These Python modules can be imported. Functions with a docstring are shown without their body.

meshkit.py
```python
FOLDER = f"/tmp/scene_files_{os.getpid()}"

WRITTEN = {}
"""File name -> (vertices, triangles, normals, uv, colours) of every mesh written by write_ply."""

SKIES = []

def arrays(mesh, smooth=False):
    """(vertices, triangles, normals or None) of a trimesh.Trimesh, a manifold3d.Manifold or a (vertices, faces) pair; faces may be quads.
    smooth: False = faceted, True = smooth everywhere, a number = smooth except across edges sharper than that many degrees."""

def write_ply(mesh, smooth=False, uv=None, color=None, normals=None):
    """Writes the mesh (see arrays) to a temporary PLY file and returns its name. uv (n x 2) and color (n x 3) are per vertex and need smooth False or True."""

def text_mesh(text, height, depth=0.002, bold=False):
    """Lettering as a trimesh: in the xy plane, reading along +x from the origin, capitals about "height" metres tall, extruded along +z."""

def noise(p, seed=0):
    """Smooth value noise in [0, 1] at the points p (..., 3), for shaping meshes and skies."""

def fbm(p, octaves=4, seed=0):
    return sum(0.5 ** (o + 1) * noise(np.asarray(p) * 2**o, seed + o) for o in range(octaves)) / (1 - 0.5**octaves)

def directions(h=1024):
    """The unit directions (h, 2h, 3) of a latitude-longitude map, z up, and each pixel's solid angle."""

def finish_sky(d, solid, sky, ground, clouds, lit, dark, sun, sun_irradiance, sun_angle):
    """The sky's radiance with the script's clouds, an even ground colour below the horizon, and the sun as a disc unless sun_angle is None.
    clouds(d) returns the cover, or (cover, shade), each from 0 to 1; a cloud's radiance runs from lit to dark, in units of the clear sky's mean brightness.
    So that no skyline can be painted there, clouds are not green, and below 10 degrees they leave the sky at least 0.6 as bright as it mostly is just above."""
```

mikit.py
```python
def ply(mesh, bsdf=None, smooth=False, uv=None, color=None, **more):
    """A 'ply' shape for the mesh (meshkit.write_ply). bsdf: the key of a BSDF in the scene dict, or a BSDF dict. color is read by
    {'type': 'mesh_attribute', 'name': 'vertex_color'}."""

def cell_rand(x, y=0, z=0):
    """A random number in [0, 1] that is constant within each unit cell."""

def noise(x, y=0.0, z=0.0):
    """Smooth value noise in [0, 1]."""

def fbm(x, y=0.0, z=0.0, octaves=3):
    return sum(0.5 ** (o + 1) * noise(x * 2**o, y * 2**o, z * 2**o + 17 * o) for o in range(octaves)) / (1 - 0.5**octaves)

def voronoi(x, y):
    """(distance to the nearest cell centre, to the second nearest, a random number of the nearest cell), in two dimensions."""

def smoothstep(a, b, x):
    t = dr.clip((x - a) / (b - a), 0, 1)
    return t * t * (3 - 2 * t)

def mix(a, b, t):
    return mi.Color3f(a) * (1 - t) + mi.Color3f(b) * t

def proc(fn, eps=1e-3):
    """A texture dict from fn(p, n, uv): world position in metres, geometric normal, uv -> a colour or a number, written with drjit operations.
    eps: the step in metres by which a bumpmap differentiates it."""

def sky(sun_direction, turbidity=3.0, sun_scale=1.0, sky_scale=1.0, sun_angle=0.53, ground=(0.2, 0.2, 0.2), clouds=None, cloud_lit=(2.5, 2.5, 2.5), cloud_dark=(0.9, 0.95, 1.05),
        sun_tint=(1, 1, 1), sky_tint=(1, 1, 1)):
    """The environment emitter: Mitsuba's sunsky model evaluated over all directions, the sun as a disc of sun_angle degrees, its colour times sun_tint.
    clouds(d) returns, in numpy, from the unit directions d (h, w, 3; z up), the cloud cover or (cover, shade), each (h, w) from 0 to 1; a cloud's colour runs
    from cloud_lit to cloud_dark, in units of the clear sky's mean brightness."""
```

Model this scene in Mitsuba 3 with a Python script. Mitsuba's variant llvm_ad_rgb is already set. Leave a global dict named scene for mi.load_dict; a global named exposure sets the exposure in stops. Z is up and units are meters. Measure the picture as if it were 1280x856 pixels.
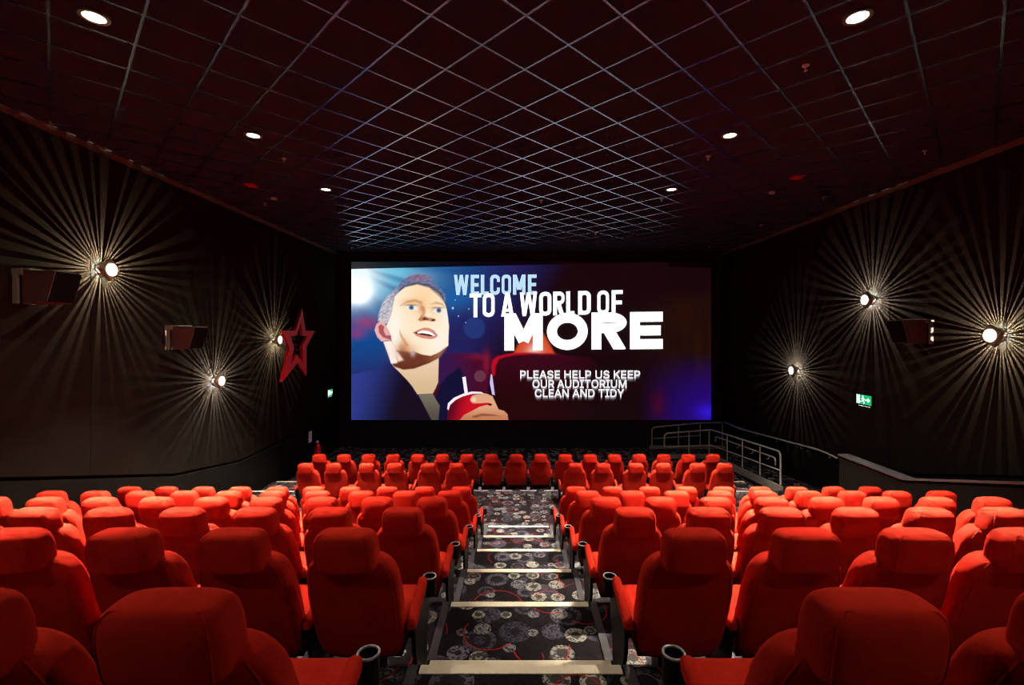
import math, random
import numpy as np, trimesh, shapely, drjit as dr, mitsuba as mi, mikit, meshkit
from shapely import affinity, union_all
from shapely.geometry import Polygon, box as sbox, LineString, Point
from trimesh.transformations import rotation_matrix as rotm

T = mi.ScalarTransform4f
random.seed(7)
rng = np.random.default_rng(7)
scene, labels = {}, {}

# ------------------------------------------------------------------ camera, exposure, lamps' strengths
EYE = 4.08                       # the eye's height over the front floor
CEIL = EYE + 2.81
FPX = 580.0                      # focal length in pixels of the 1280 wide frame
exposure = 0.0
scene['camera'] = {'type': 'perspective', 'fov': math.degrees(2 * math.atan(640 / FPX)), 'fov_axis': 'x',
                   'principal_point_offset_x': -7 / 1280, 'principal_point_offset_y': 13 / 856,
                   'near_clip': 0.05, 'far_clip': 100.0,
                   'to_world': T().look_at(origin=[0, 0, EYE], target=[0, 1, EYE], up=[0, 0, 1])}
DOWNLIGHT_POWER = 1900.0
DOWNLIGHT_SPILL = 72.0
REAR_LIGHT = 26.0
WALL_LAMP_POWER = 72.0
SCREEN_GAIN = 1.0
WARM = (1.0, 0.84, 0.60)


def lin(*c):
    return tuple(((x / 255) / 12.92 if x / 255 <= 0.04045 else ((x / 255 + 0.055) / 1.055) ** 2.4) for x in c)


def rgb(c):
    return {'type': 'rgb', 'value': [float(x) for x in c]}


# ------------------------------------------------------------------ materials
def carpet(p, n, uv):
    x, y = mi.Float(p.x), mi.Float(p.y) - mi.Float(p.z)
    g = mikit.noise(x * 140, y * 140)
    col = mikit.mix(lin(17, 15, 18), lin(36, 33, 38), g)

    def layer(col, size, seed, rmin, rmax, c0, c1, dens):
        gx, gy = x / size + seed * 0.37, y / size + seed * 0.61
        ix, iy = dr.floor(gx), dr.floor(gy)
        speck = mikit.noise(x * 95 + seed, y * 95)
        for a in (-1, 0, 1):
            for b in (-1, 0, 1):
                cx, cy = ix + a, iy + b
                r1, r2, r3, r4 = (mikit.cell_rand(cx, cy, seed * 10 + k) for k in range(4))
                dx, dy = cx + 0.2 + 0.6 * r1 - gx, cy + 0.2 + 0.6 * r2 - gy
                d = dr.sqrt(dx * dx + dy * dy) * size
                r = rmin + (rmax - rmin) * r3
                t = d / r
                on = mi.Float(dr.select(r4 < dens, 1.0, 0.0))
                ring = mikit.smoothstep(1.0, 0.93, t)
                hole = 0.28 + 0.3 * mikit.cell_rand(cx, cy, seed * 10 + 5)
                inner = mikit.smoothstep(hole - 0.05, hole + 0.05, t)
                kind = mikit.cell_rand(cx, cy, seed * 10 + 6)
                fill = dr.select(kind < 0.6, inner, dr.select(kind < 0.8, mi.Float(1.0), mikit.smoothstep(0.62, 0.7, t) + 0.8 * mikit.smoothstep(0.4, 0.33, t)))
                thread = mikit.smoothstep(0.3, 0.55, speck + 0.12 * dr.sin(t * 42))
                tone = mikit.mix(c0, c1, mikit.cell_rand(cx, cy, seed * 10 + 7))
                m = on * ring * (0.12 + 0.88 * dr.clip(fill, 0, 1) * thread)
                col = mikit.mix(mikit.mix(col, lin(24, 22, 27), on * ring), tone, m * 0.9) if seed != 3 else mikit.mix(col, tone, m * 0.9)
        return col

    col = layer(col, 0.30, 1, 0.08, 0.145, lin(56, 54, 68), lin(84, 82, 98), 0.85)
    col = layer(col, 0.205, 2, 0.042, 0.088, lin(98, 98, 112), lin(160, 160, 156), 0.74)
    # thin red arcs
    size = 0.46
    gx, gy = x / size + 0.3, y / size + 0.15
    ix, iy = dr.floor(gx), dr.floor(gy)
    for a in (-1, 0, 1):
        for b in (-1, 0, 1):
            cx, cy = ix + a, iy + b
            dx, dy = cx + mikit.cell_rand(cx, cy, 51) - gx, cy + mikit.cell_rand(cx, cy, 52) - gy
            d = dr.sqrt(dx * dx + dy * dy) * size
            r = 0.12 + 0.14 * mikit.cell_rand(cx, cy, 53)
            ang = dr.sin(dr.atan2(dy, dx) + 6.28 * mikit.cell_rand(cx, cy, 54))
            col = mikit.mix(col, lin(132, 22, 26), mikit.smoothstep(0.0062, 0.0036, dr.abs(d - r)) * mikit.smoothstep(0.0, 0.12, ang) * 0.85)
    return col * 0.75


def velvet_tone(p, n, uv):
    v = mikit.fbm(p.x * 9, p.y * 9, p.z * 9, 3)
    return mikit.mix((0.28, 0.0090, 0.0048), (0.35, 0.0140, 0.0075), mikit.smoothstep(0.25, 0.75, v))


def wall_cloth(p, n, uv):
    v = mikit.noise(p.x * 60, p.y * 60, p.z * 60) * 0.5 + 0.5 * mikit.fbm(p.x * 1.5, p.y * 1.5, p.z * 1.5, 2)
    return mikit.mix((0.0050, 0.0042, 0.0040), (0.0085, 0.0072, 0.0066), v)


def tile_face(p, n, uv):
    v = mikit.noise(p.x * 120, p.y * 120)
    return mikit.mix((0.010, 0.012, 0.019), (0.016, 0.018, 0.027), v)


M = {
    'carpet': {'type': 'diffuse', 'reflectance': mikit.proc(carpet)},
    'velvet': {'type': 'principled', 'base_color': mikit.proc(velvet_tone), 'roughness': 0.95, 'specular': 0.06, 'sheen': 0.9, 'sheen_tint': 1.0},
    'black_plastic': {'type': 'principled', 'base_color': rgb((0.005, 0.005, 0.006)), 'roughness': 0.5, 'specular': 0.12},
    'wall_cloth': {'type': 'diffuse', 'reflectance': mikit.proc(wall_cloth)},
    'black_cloth': {'type': 'diffuse', 'reflectance': rgb((0.012, 0.013, 0.024))},
    'dado_paint': {'type': 'principled', 'base_color': rgb((0.002, 0.0018, 0.0018)), 'roughness': 0.85, 'specular': 0.08},
    'gap_black': {'type': 'diffuse', 'reflectance': rgb((0.003, 0.003, 0.003))},
    'tile': {'type': 'diffuse', 'reflectance': mikit.proc(tile_face)},
    'grid_metal': {'type': 'roughconductor', 'alpha': 0.135, 'specular_reflectance': rgb((0.66, 0.80, 1.0))},
    'ceiling_edge': {'type': 'diffuse', 'reflectance': rgb((0.06, 0.05, 0.04))},
    'nosing': {'type': 'principled', 'base_color': rgb(lin(188, 180, 166)), 'roughness': 0.5},
    'edge_trim': {'type': 'principled', 'base_color': rgb((0.035, 0.036, 0.045)), 'roughness': 0.25},
    'lamp_metal': {'type': 'principled', 'base_color': rgb((0.42, 0.36, 0.30)), 'roughness': 0.35, 'metallic': 0.7},
    'lamp_dark': {'type': 'principled', 'base_color': rgb((0.16, 0.11, 0.07)), 'roughness': 0.5},
    'steel': {'type': 'principled', 'base_color': rgb((0.52, 0.51, 0.50)), 'roughness': 0.35, 'metallic': 0.6},
    'pale_metal': {'type': 'principled', 'base_color': rgb(lin(206, 196, 226)), 'roughness': 0.5},
    'kerb': {'type': 'diffuse', 'reflectance': rgb((0.16, 0.155, 0.16))},
    'red_paint': {'type': 'principled', 'base_color': rgb((0.75, 0.010, 0.025)), 'roughness': 0.55, 'specular': 0.15},
    'speaker': {'type': 'principled', 'base_color': rgb((0.030, 0.016, 0.016)), 'roughness': 0.6},
    'speaker_grey': {'type': 'principled', 'base_color': rgb((0.16, 0.14, 0.12)), 'roughness': 0.5},
    'white_paint': {'type': 'diffuse', 'reflectance': rgb((0.75, 0.74, 0.70))},
    'rim_metal': {'type': 'principled', 'base_color': rgb((0.5, 0.52, 0.58)), 'roughness': 0.3, 'metallic': 0.8},
    'screen_black': {'type': 'diffuse', 'reflectance': rgb((0.02, 0.02, 0.02))},
}
for k, v in M.items():
    scene['material_' + k] = {'type': 'twosided', 'bsdf': v} if k != 'screen_black' else v


def mat(k):
    return 'material_' + k


# ------------------------------------------------------------------ helpers
used = {}


def new_key(name, parent=None):
    base = name if parent is None else f'{parent}__{name}'
    n = used.get(base, 0)
    used[base] = n + 1
    return base if n == 0 else f'{base}_{n:03d}'


def put(name, mesh, material, parent=None, smooth=False, **more):
    key = new_key(name, parent)
    scene[key] = mikit.ply(mesh, mat(material), smooth=smooth, **more)
    return key


def put_dict(name, d, parent=None, world=None):
    key = new_key(name, parent)
    scene[key] = {**d, 'to_world': world} if world is not None else d
    return key


def tag(key, label=None, category=None, group=None, kind=None):
    d = labels.setdefault(key, {})
    for k, v in (('label', label), ('category', category), ('group', group), ('kind', kind)):
        if v:
            d[k] = v
    return key


def bx(x0, x1, y0, y1, z0, z1):
    m = trimesh.creation.box((x1 - x0, y1 - y0, z1 - z0))
    m.apply_translation(((x0 + x1) / 2, (y0 + y1) / 2, (z0 + z1) / 2))
    return m


def cat(*ms):
    return trimesh.util.concatenate(list(ms))


def hexa(q, d):
    """A slab: the quad q (4 points, counter-clockwise from outside) thickened by the vector d."""
    q = np.asarray(q, float)
    v = np.vstack([q, q + np.asarray(d, float)])
    f = [[0, 1, 2], [0, 2, 3], [4, 6, 5], [4, 7, 6]]
    for i in range(4):
        j = (i + 1) % 4
        f += [[i, i + 4, j + 4], [i, j + 4, j]]
    m = trimesh.Trimesh(v, f, process=False)
    m.fix_normals()
    return m


def fillet(pts, r, n=5):
    pts = [np.asarray(p, float) for p in pts]
    out = [pts[0]]
    for a, b, c in zip(pts, pts[1:], pts[2:]):
        u, v = a - b, c - b
        lu, lv = np.linalg.norm(u), np.linalg.norm(v)
        d = min(r, lu * 0.45, lv * 0.45)
        p, q = b + u / lu * d, b + v / lv * d
        for t in np.linspace(0, 1, n):
            out.append((1 - t) ** 2 * p + 2 * t * (1 - t) * b + t * t * q)
    out.append(pts[-1])
    return np.array(out)


def tube(pts, r, seg=8, closed=False):
    pts = np.asarray(pts, float)
    n = len(pts)
    tan = np.gradient(pts, axis=0) if not closed else np.roll(pts, -1, 0) - np.roll(pts, 1, 0)
    tan /= np.linalg.norm(tan, axis=1, keepdims=True)
    ref = np.array([0, 0, 1.0]) if abs(tan[0][2]) < 0.9 else np.array([1.0, 0, 0])
    u = np.cross(tan[0], ref)
    rings = []
    for i in range(n):
        u = u - tan[i] * (u @ tan[i])
        u /= np.linalg.norm(u)
        w = np.cross(tan[i], u)
        a = np.arange(seg) * 2 * np.pi / seg
        rings.append(pts[i] + r * (np.cos(a)[:, None] * u + np.sin(a)[:, None] * w))
    v = np.vstack(rings)
    f = []
    for i in range(n if closed else n - 1):
        j = (i + 1) % n
        for k in range(seg):
            l = (k + 1) % seg
            f += [[i * seg + k, i * seg + l, j * seg + l], [i * seg + k, j * seg + l, j * seg + k]]
    if not closed:
        v = np.vstack([v, pts[:1], pts[-1:]])
        c0, c1 = n * seg, n * seg + 1
        for k in range(seg):
            l = (k + 1) % seg
            f += [[c0, l, k], [c1, (n - 1) * seg + k, (n - 1) * seg + l]]
    m = trimesh.Trimesh(v, f, process=False)
    return m


def loft(secs, m=36):
    """secs: (z, y centre, half width, half depth, exponent); a closed skin."""
    a = np.arange(m) * 2 * np.pi / m
    rings = []
    for z, yc, hw, hd, e in secs:
        c, s = np.cos(a), np.sin(a)
        x = hw * np.sign(c) * np.abs(c) ** (2 / e)
        y = yc + hd * np.sign(s) * np.abs(s) ** (2 / e)
        rings.append(np.stack([x, y, np.full(m, z)], 1))
    v = np.vstack(rings + [[[0, secs[0][1], secs[0][0]]], [[0, secs[-1][1], secs[-1][0]]]])
    f, n = [], len(secs)
    for i in range(n - 1):
        for k in range(m):
            l = (k + 1) % m
            f += [[i * m + k, i * m + l, (i + 1) * m + l], [i * m + k, (i + 1) * m + l, (i + 1) * m + k]]
    for k in range(m):
        l = (k + 1) % m
        f += [[n * m, l, k], [n * m + 1, (n - 1) * m + k, (n - 1) * m + l]]
    return trimesh.Trimesh(v, f, process=False)


def rounded(lo, hi, r, n=3):
    """A box with rounded edges."""
    import manifold3d as mf
    lo, hi = np.asarray(lo, float), np.asarray(hi, float)
    s = trimesh.creation.icosphere(subdivisions=n - 1, radius=r)
    pts = np.vstack([s.vertices + np.where(c, hi - r, lo + r) for c in np.ndindex(2, 2, 2)])
    h = trimesh.Trimesh(pts).convex_hull
    return h


def extrude_yz(poly, x0, x1):
    """The polygon in (y, z) swept along x from x0 to x1."""
    m = trimesh.creation.extrude_polygon(poly, x1 - x0, engine='earcut')
    v = m.vertices.copy()
    m.vertices = np.stack([v[:, 2] + x0, v[:, 0], v[:, 1]], 1)
    return m


# ------------------------------------------------------------------ the room
XL, XR, YB, YF = -6.38, 7.30, -2.6, 16.55     # side walls, back wall, front wall
D = 1.195                                     # depth of one row
RISE = 0.344
XA, HA = 0.017, 0.565                         # the stepped aisle's middle and half width


def nose(k):
    return (k + 0.146) * D


def level(j):                                 # floor height of row j
    return {7: EYE - 3.741, 8: EYE - 3.885, 9: 0.0}.get(j, EYE - (1.849 + RISE * (j - 1)))


YE7, YE8 = 10.93, 12.08
plat = [bx(XL, XR, YB, nose(1), -0.4, level(0))]
for j in range(1, 7):
    plat.append(bx(XL, XR, nose(j), nose(j + 1), -0.4, level(j)))
plat.append(bx(XL, XR, nose(7), YE7, -0.4, level(7)))
plat.append(bx(XL, 5.95, YE7, YE8, -0.4, level(8)))
plat.append(bx(XL, XR, YE8, YF, -0.4, 0.0))
plat.append(bx(5.95, XR, YE7, YE8, -0.4, 0.0))
put('floor', cat(*plat), 'carpet')
tag('floor', 'stepped cinema floor under dark carpet with rings and red arcs', kind='structure')
for k in range(1, 7):
    put('step', bx(XA - HA, XA + HA, nose(k), nose(k) + 0.28, level(k), level(k) + RISE / 2), 'carpet', 'floor')


def nosing(x0, x1, y, z, caps=True):
    """A pale strip on the edge of a tread whose front face is at y and top at z."""
    k = put('nosing', cat(bx(x0 + 0.012, x1 - 0.012, y - 0.058, y + 0.006, z, z + 0.006), bx(x0 + 0.012, x1 - 0.012, y, y + 0.006, z - 0.03, z + 0.006)), 'nosing', 'floor')
    if caps:
        for x in (x0, x1 - 0.012):
            put('end_cap', bx(x, x + 0.012, y - 0.05, y + 0.004, z, z + 0.005), 'gap_black', k)


for k in range(1, 8):
    nosing(XA - HA, XA + HA, nose(k), level(k - 1))
    if k < 7:
        nosing(XA - HA, XA + HA, nose(k) + 0.28, level(k) + RISE / 2)
for x0, x1, y, z in ((XL + 0.1, -4.95, YE7, level(7)), (XL + 0.1, -4.95, YE8, level(8)), (4.95, 5.75, YE7, level(7)), (4.95, 5.9, YE8, level(8))):
    nosing(x0, x1, y, z, False)
for j in range(0, 7):                         # dark strips along both sides of each tread
    y0, y1 = (YB if j == 0 else nose(j)), nose(j + 1)
    for s in (-1, 1):
        a = XA + s * HA
        x0, x1 = sorted((a, a + s * 0.055))
        if j:
            put('edge_trim', cat(bx(x0, x1, y0 + 0.001, y0 + 0.28, level(j), level(j) + RISE / 2 + 0.012), bx(x0, x1, y0 + 0.28, y1 - 0.001, level(j), level(j) + 0.012)), 'edge_trim', 'floor')
        else:
            put('edge_trim', bx(x0, x1, 0.0, y1, level(0), level(0) + 0.012), 'edge_trim', 'floor')


def side_wall(name, x, s, label):
    """A side wall at x; s = +1 if the room lies on its +x side."""
    m = bx(*sorted((x, x - s * 0.2)), YB, YF, -0.4, CEIL + 0.3)
    put(name, m, 'gap_black')
    tag(name, label, kind='structure')
    y = 0.39
    edges = [YB, 0.39]
    while edges[-1] < YF - 1.0:
        edges.append(edges[-1] + 2.17)
    edges[-1] = YF

    def dado(y):                              # height of the dado's top over the front floor
        return float(np.interp(y, [-3, 8.6, 10.6, 17], [EYE - 1.785 + 0.288 * 8.72, EYE - 2.62, EYE - 2.92, EYE - 2.92]))

    for a, b in zip(edges, edges[1:]):
        cuts = [a] + [c for c in (8.6, 10.6) if a < c < b] + [b]
        low = [(c, dado(c)) for c in cuts]
        poly = Polygon([(a + 0.004, low[0][1])] + low[1:-1] + [(b - 0.004, low[-1][1]), (b - 0.004, CEIL - 0.11), (a + 0.004, CEIL - 0.11)])
        put('fabric_panel', extrude_yz(poly, *sorted((x, x + s * 0.03))), 'wall_cloth', name)
        poly = Polygon([(a + 0.004, -0.35), (b - 0.004, -0.35)] + [(c, z - 0.05) for c, z in reversed(low)])
        put('dado_panel', extrude_yz(poly, *sorted((x, x + s * 0.045))), 'dado_paint', name)
    put('top_strip', bx(*sorted((x, x + s * 0.025)), YB, YF, CEIL - 0.1, CEIL), 'ceiling_edge', name)


side_wall('wall_left', XL, 1, 'black fabric side wall carrying the red star and three lamps')
side_wall('wall_right', XR, -1, 'black fabric side wall above the railed ramp')
put('wall_front', bx(XL - 0.2, XR + 0.2, YF, YF + 0.2, -0.4, CEIL + 0.3), 'black_cloth')
tag('wall_front', 'black wall behind and below the cinema screen', kind='structure')
put('wall_back', bx(XL - 0.2, XR + 0.2, YB - 0.2, YB, -0.4, CEIL + 0.3), 'wall_cloth')
tag('wall_back', 'dark wall at the back of the auditorium', kind='structure')

# ceiling: a square grid turned by 45 degrees, tiles set into bright bars
put('ceiling', bx(XL - 0.2, XR + 0.2, YB - 0.2, YF + 0.2, CEIL + 0.03, CEIL + 0.3), 'gap_black')
tag('ceiling', 'dark tiled ceiling with a diagonal grid of bright bars', kind='structure')
R2 = math.sqrt(0.5)
U0, V0, P = 2.966, 3.459, 0.6
room = sbox(XL + 0.02, YB, XR - 0.02, YF - 0.02)


def uv2xy(u, v):
    return ((u - v) * R2, (u + v) * R2)


tiles = []
for i in range(-30, 40):
    for j in range(-30, 40):
        a, b = U0 + i * P + 0.015, V0 + j * P + 0.015
        c, d = a + P - 0.03, b + P - 0.03
        poly = Polygon([uv2xy(a, b), uv2xy(c, b), uv2xy(c, d), uv2xy(a, d)]).intersection(room)
        if poly.is_empty or poly.area < 0.004:
            continue
        cx, cy = poly.centroid.x, poly.centroid.y
        vis = cy > 3.4 and abs(cx * FPX / max(cy, 0.1)) < 690
        tiles.append((0 if vis else 1, cy * cy / max(poly.area, 0.05), poly))
tiles.sort(key=lambda t: t[:2])


def tile_mesh(poly):
    m = trimesh.creation.extrude_polygon(poly, 0.022, engine='earcut')
    m.apply_translation((0, 0, CEIL + 0.006))
    return m


for t in tiles[:300]:
    put('tile', tile_mesh(t[2]), 'tile', 'ceiling')
k = put('tiles_beyond', cat(*[tile_mesh(t[2]) for t in tiles[300:]]), 'tile', 'ceiling')
tag(k, kind='stuff')
for fam in (0, 1):
    for i in range(-30, 40):
        c = (U0, V0)[fam] + i * P
        pts = [uv2xy(c, -60), uv2xy(c, 60)] if fam == 0 else [uv2xy(-60, c), uv2xy(60, c)]
        s = LineString(pts).buffer(0.012, cap_style='flat').intersection(room)
        if s.is_empty or s.area < 0.01 or s.geom_type != 'Polygon':
            continue
        m = trimesh.creation.extrude_polygon(s, 0.028, engine='earcut')
        m.apply_translation((0, 0, CEIL))
        put('grid_bar', m, 'grid_metal', 'ceiling')

# low wall beside the ramp passage
def slope_h(y):
    return float(np.interp(y, [-3, 7.1, 8.6], [EYE - 2.235 + 0.288 * 10.1, EYE - 2.235, EYE - 2.235]))


ys = [-0.5, 7.1, 8.53]
put('low_wall', extrude_yz(Polygon([(ys[0], -0.3), (ys[-1], -0.3)] + [(y, slope_h(y) - 0.03) for y in reversed(ys)]), 5.91, 6.06), 'dado_paint')
tag('low_wall', 'black low wall with a sloping cap dividing the seats from the ramp passage', 'wall', kind='thing')
put('cap', extrude_yz(Polygon([(y, slope_h(y) - 0.03) for y in ys] + [(y, slope_h(y)) for y in reversed(ys)]), 5.885, 6.085), 'edge_trim', 'low_wall')

# the ramp to the front floor, its railings
RX = 6.27
ramp_poly = Polygon([(YE7, -0.0), (YE7, level(7)), (14.9, 0.012), (14.9, 0.0)])
put('ramp', extrude_yz(ramp_poly, RX + 0.03, XR - 0.05), 'carpet')
tag('ramp', 'dark carpeted ramp running down beside the side wall to the front floor', 'ramp')


def ramp_z(y):
    return float(np.interp(y, [YE7, 14.9], [level(7), 0.03]))


kerb = extrude_yz(Polygon([(11.0, ramp_z(11) - 0.1), (15.0, -0.05), (15.0, 0.12), (11.0, ramp_z(11) + 0.09)]), RX - 0.03, RX + 0.03)
put('kerb', kerb, 'kerb', 'ramp')
put('kerb', bx(4.75, RX + 0.03, 15.0, 15.06, 0.0, 0.12), 'kerb', 'ramp')
put('kerb', bx(4.6, XR - 0.05, 16.18, 16.24, 0.0, 0.12), 'kerb', 'ramp')

g = new_key('guard_rail')
tag(g, 'grey tubular guard rail bent along the near side of the ramp', 'railing')
YR0, YR1 = 11.06, 15.02
top0, top1, top2 = ramp_z(YR0) + 0.90, 0.92, 0.80
put('top_rail', tube(fillet([(RX, YR0, ramp_z(YR0) + 0.105), (RX, YR0, top0), (RX, YR1, top1), (4.75, YR1, top2), (4.75, YR1, 0.36)], 0.14), 0.024), 'steel', g, smooth=60)
put('mid_rail', tube(fillet([(RX, YR0 + 0.02, top0 - 0.45), (RX, YR1, top1 - 0.5), (4.77, YR1, top2 - 0.44)], 0.1), 0.018), 'steel', g, smooth=60)
for y in (12.0, 12.94, 13.88):
    put('post', tube([(RX, y, ramp_z(y) + 0.125), (RX, y, top0 + (top1 - top0) * (y - YR0) / (YR1 - YR0))], 0.02), 'steel', g, smooth=60)
for x in (6.2, 5.55):
    put('post', tube([(x, YR1, 0.125), (x, YR1, top1 - (top1 - top2) * (RX - x) / (RX - 4.75))], 0.02), 'steel', g, smooth=60)
hr = [(RX + 0.09, y, ramp_z(y) + z) for y, z in ((11.45, 0.50), (11.45, 0.68), (14.9, 0.70))]
put('grab_rail', tube(fillet(hr + [(RX + 0.09, 14.9, 0.56)], 0.09), 0.02), 'steel', g, smooth=60)
for y in (11.7, 12.5, 13.3, 14.1):
    put('bracket', tube([(RX, y, ramp_z(y) + 0.60), (RX + 0.05, y, ramp_z(y) + 0.60), (RX + 0.09, y, ramp_z(y) + 0.68)], 0.008, 6), 'steel', g)

g = new_key('front_rail')
tag(g, 'grey tubular railing on the far side of the ramp, under the screen corner', 'railing')
YQ = 16.21
put('top_rail', tube(fillet([(4.69, YQ, 0.125), (4.69, YQ, 0.75), (6.3, YQ, 0.90), (7.15, YQ, 0.92)], 0.14), 0.024), 'steel', g, smooth=60)
put('mid_rail', tube([(4.7, YQ, 0.36), (6.35, YQ, 0.47)], 0.016), 'steel', g, smooth=60)
for x in (5.62, 6.38, 7.15):
    put('post', tube([(x, YQ, 0.125), (x, YQ, float(np.interp(x, [4.69, 6.3, 7.15], [0.75, 0.9, 0.92])))], 0.02), 'steel', g, smooth=60)
g = new_key('wall_handrail')
tag(g, 'long steel handrail fixed to the black side wall along the ramp', 'handrail')
hp = [(7.18, 10.42, EYE - 2.83), (7.18, 11.0, EYE - 2.80), (7.18, 14.8, EYE - 3.11), (7.18, 16.1, EYE - 3.13)]
put('rail', tube(fillet(hp, 0.3), 0.024), 'steel', g, smooth=60)
for y in (10.7, 11.8, 12.9, 14.0, 15.1):
    z = float(np.interp(y, [p[1] for p in hp], [p[2] for p in hp]))
    put('bracket', tube([(7.26, y, z - 0.09), (7.2, y, z - 0.09), (7.18, y, z)], 0.01, 6), 'steel', g)

# ------------------------------------------------------------------ the screen and its picture
SX0, SX1, SZ0, SZ1, SY = -208 * 16.3 / FPX, 242 * 16.3 / FPX, EYE - 110 * 16.3 / FPX, EYE + 88 * 16.3 / FPX, 16.3
PU = (SX1 - SX0) / 450.0                       # one picture unit in metres; the picture is 450 x 198 units, origin at its upper left


def pic(x, y):                                 # picture units -> metres on the screen
    return SX0 + x * PU, SZ1 - y * PU


def frame(ox, oy, k, pts):                     # outline measured in an enlargement, in picture units
    return [(ox + x / k - 439, oy + y / k - 327) for x, y in pts]


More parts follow.
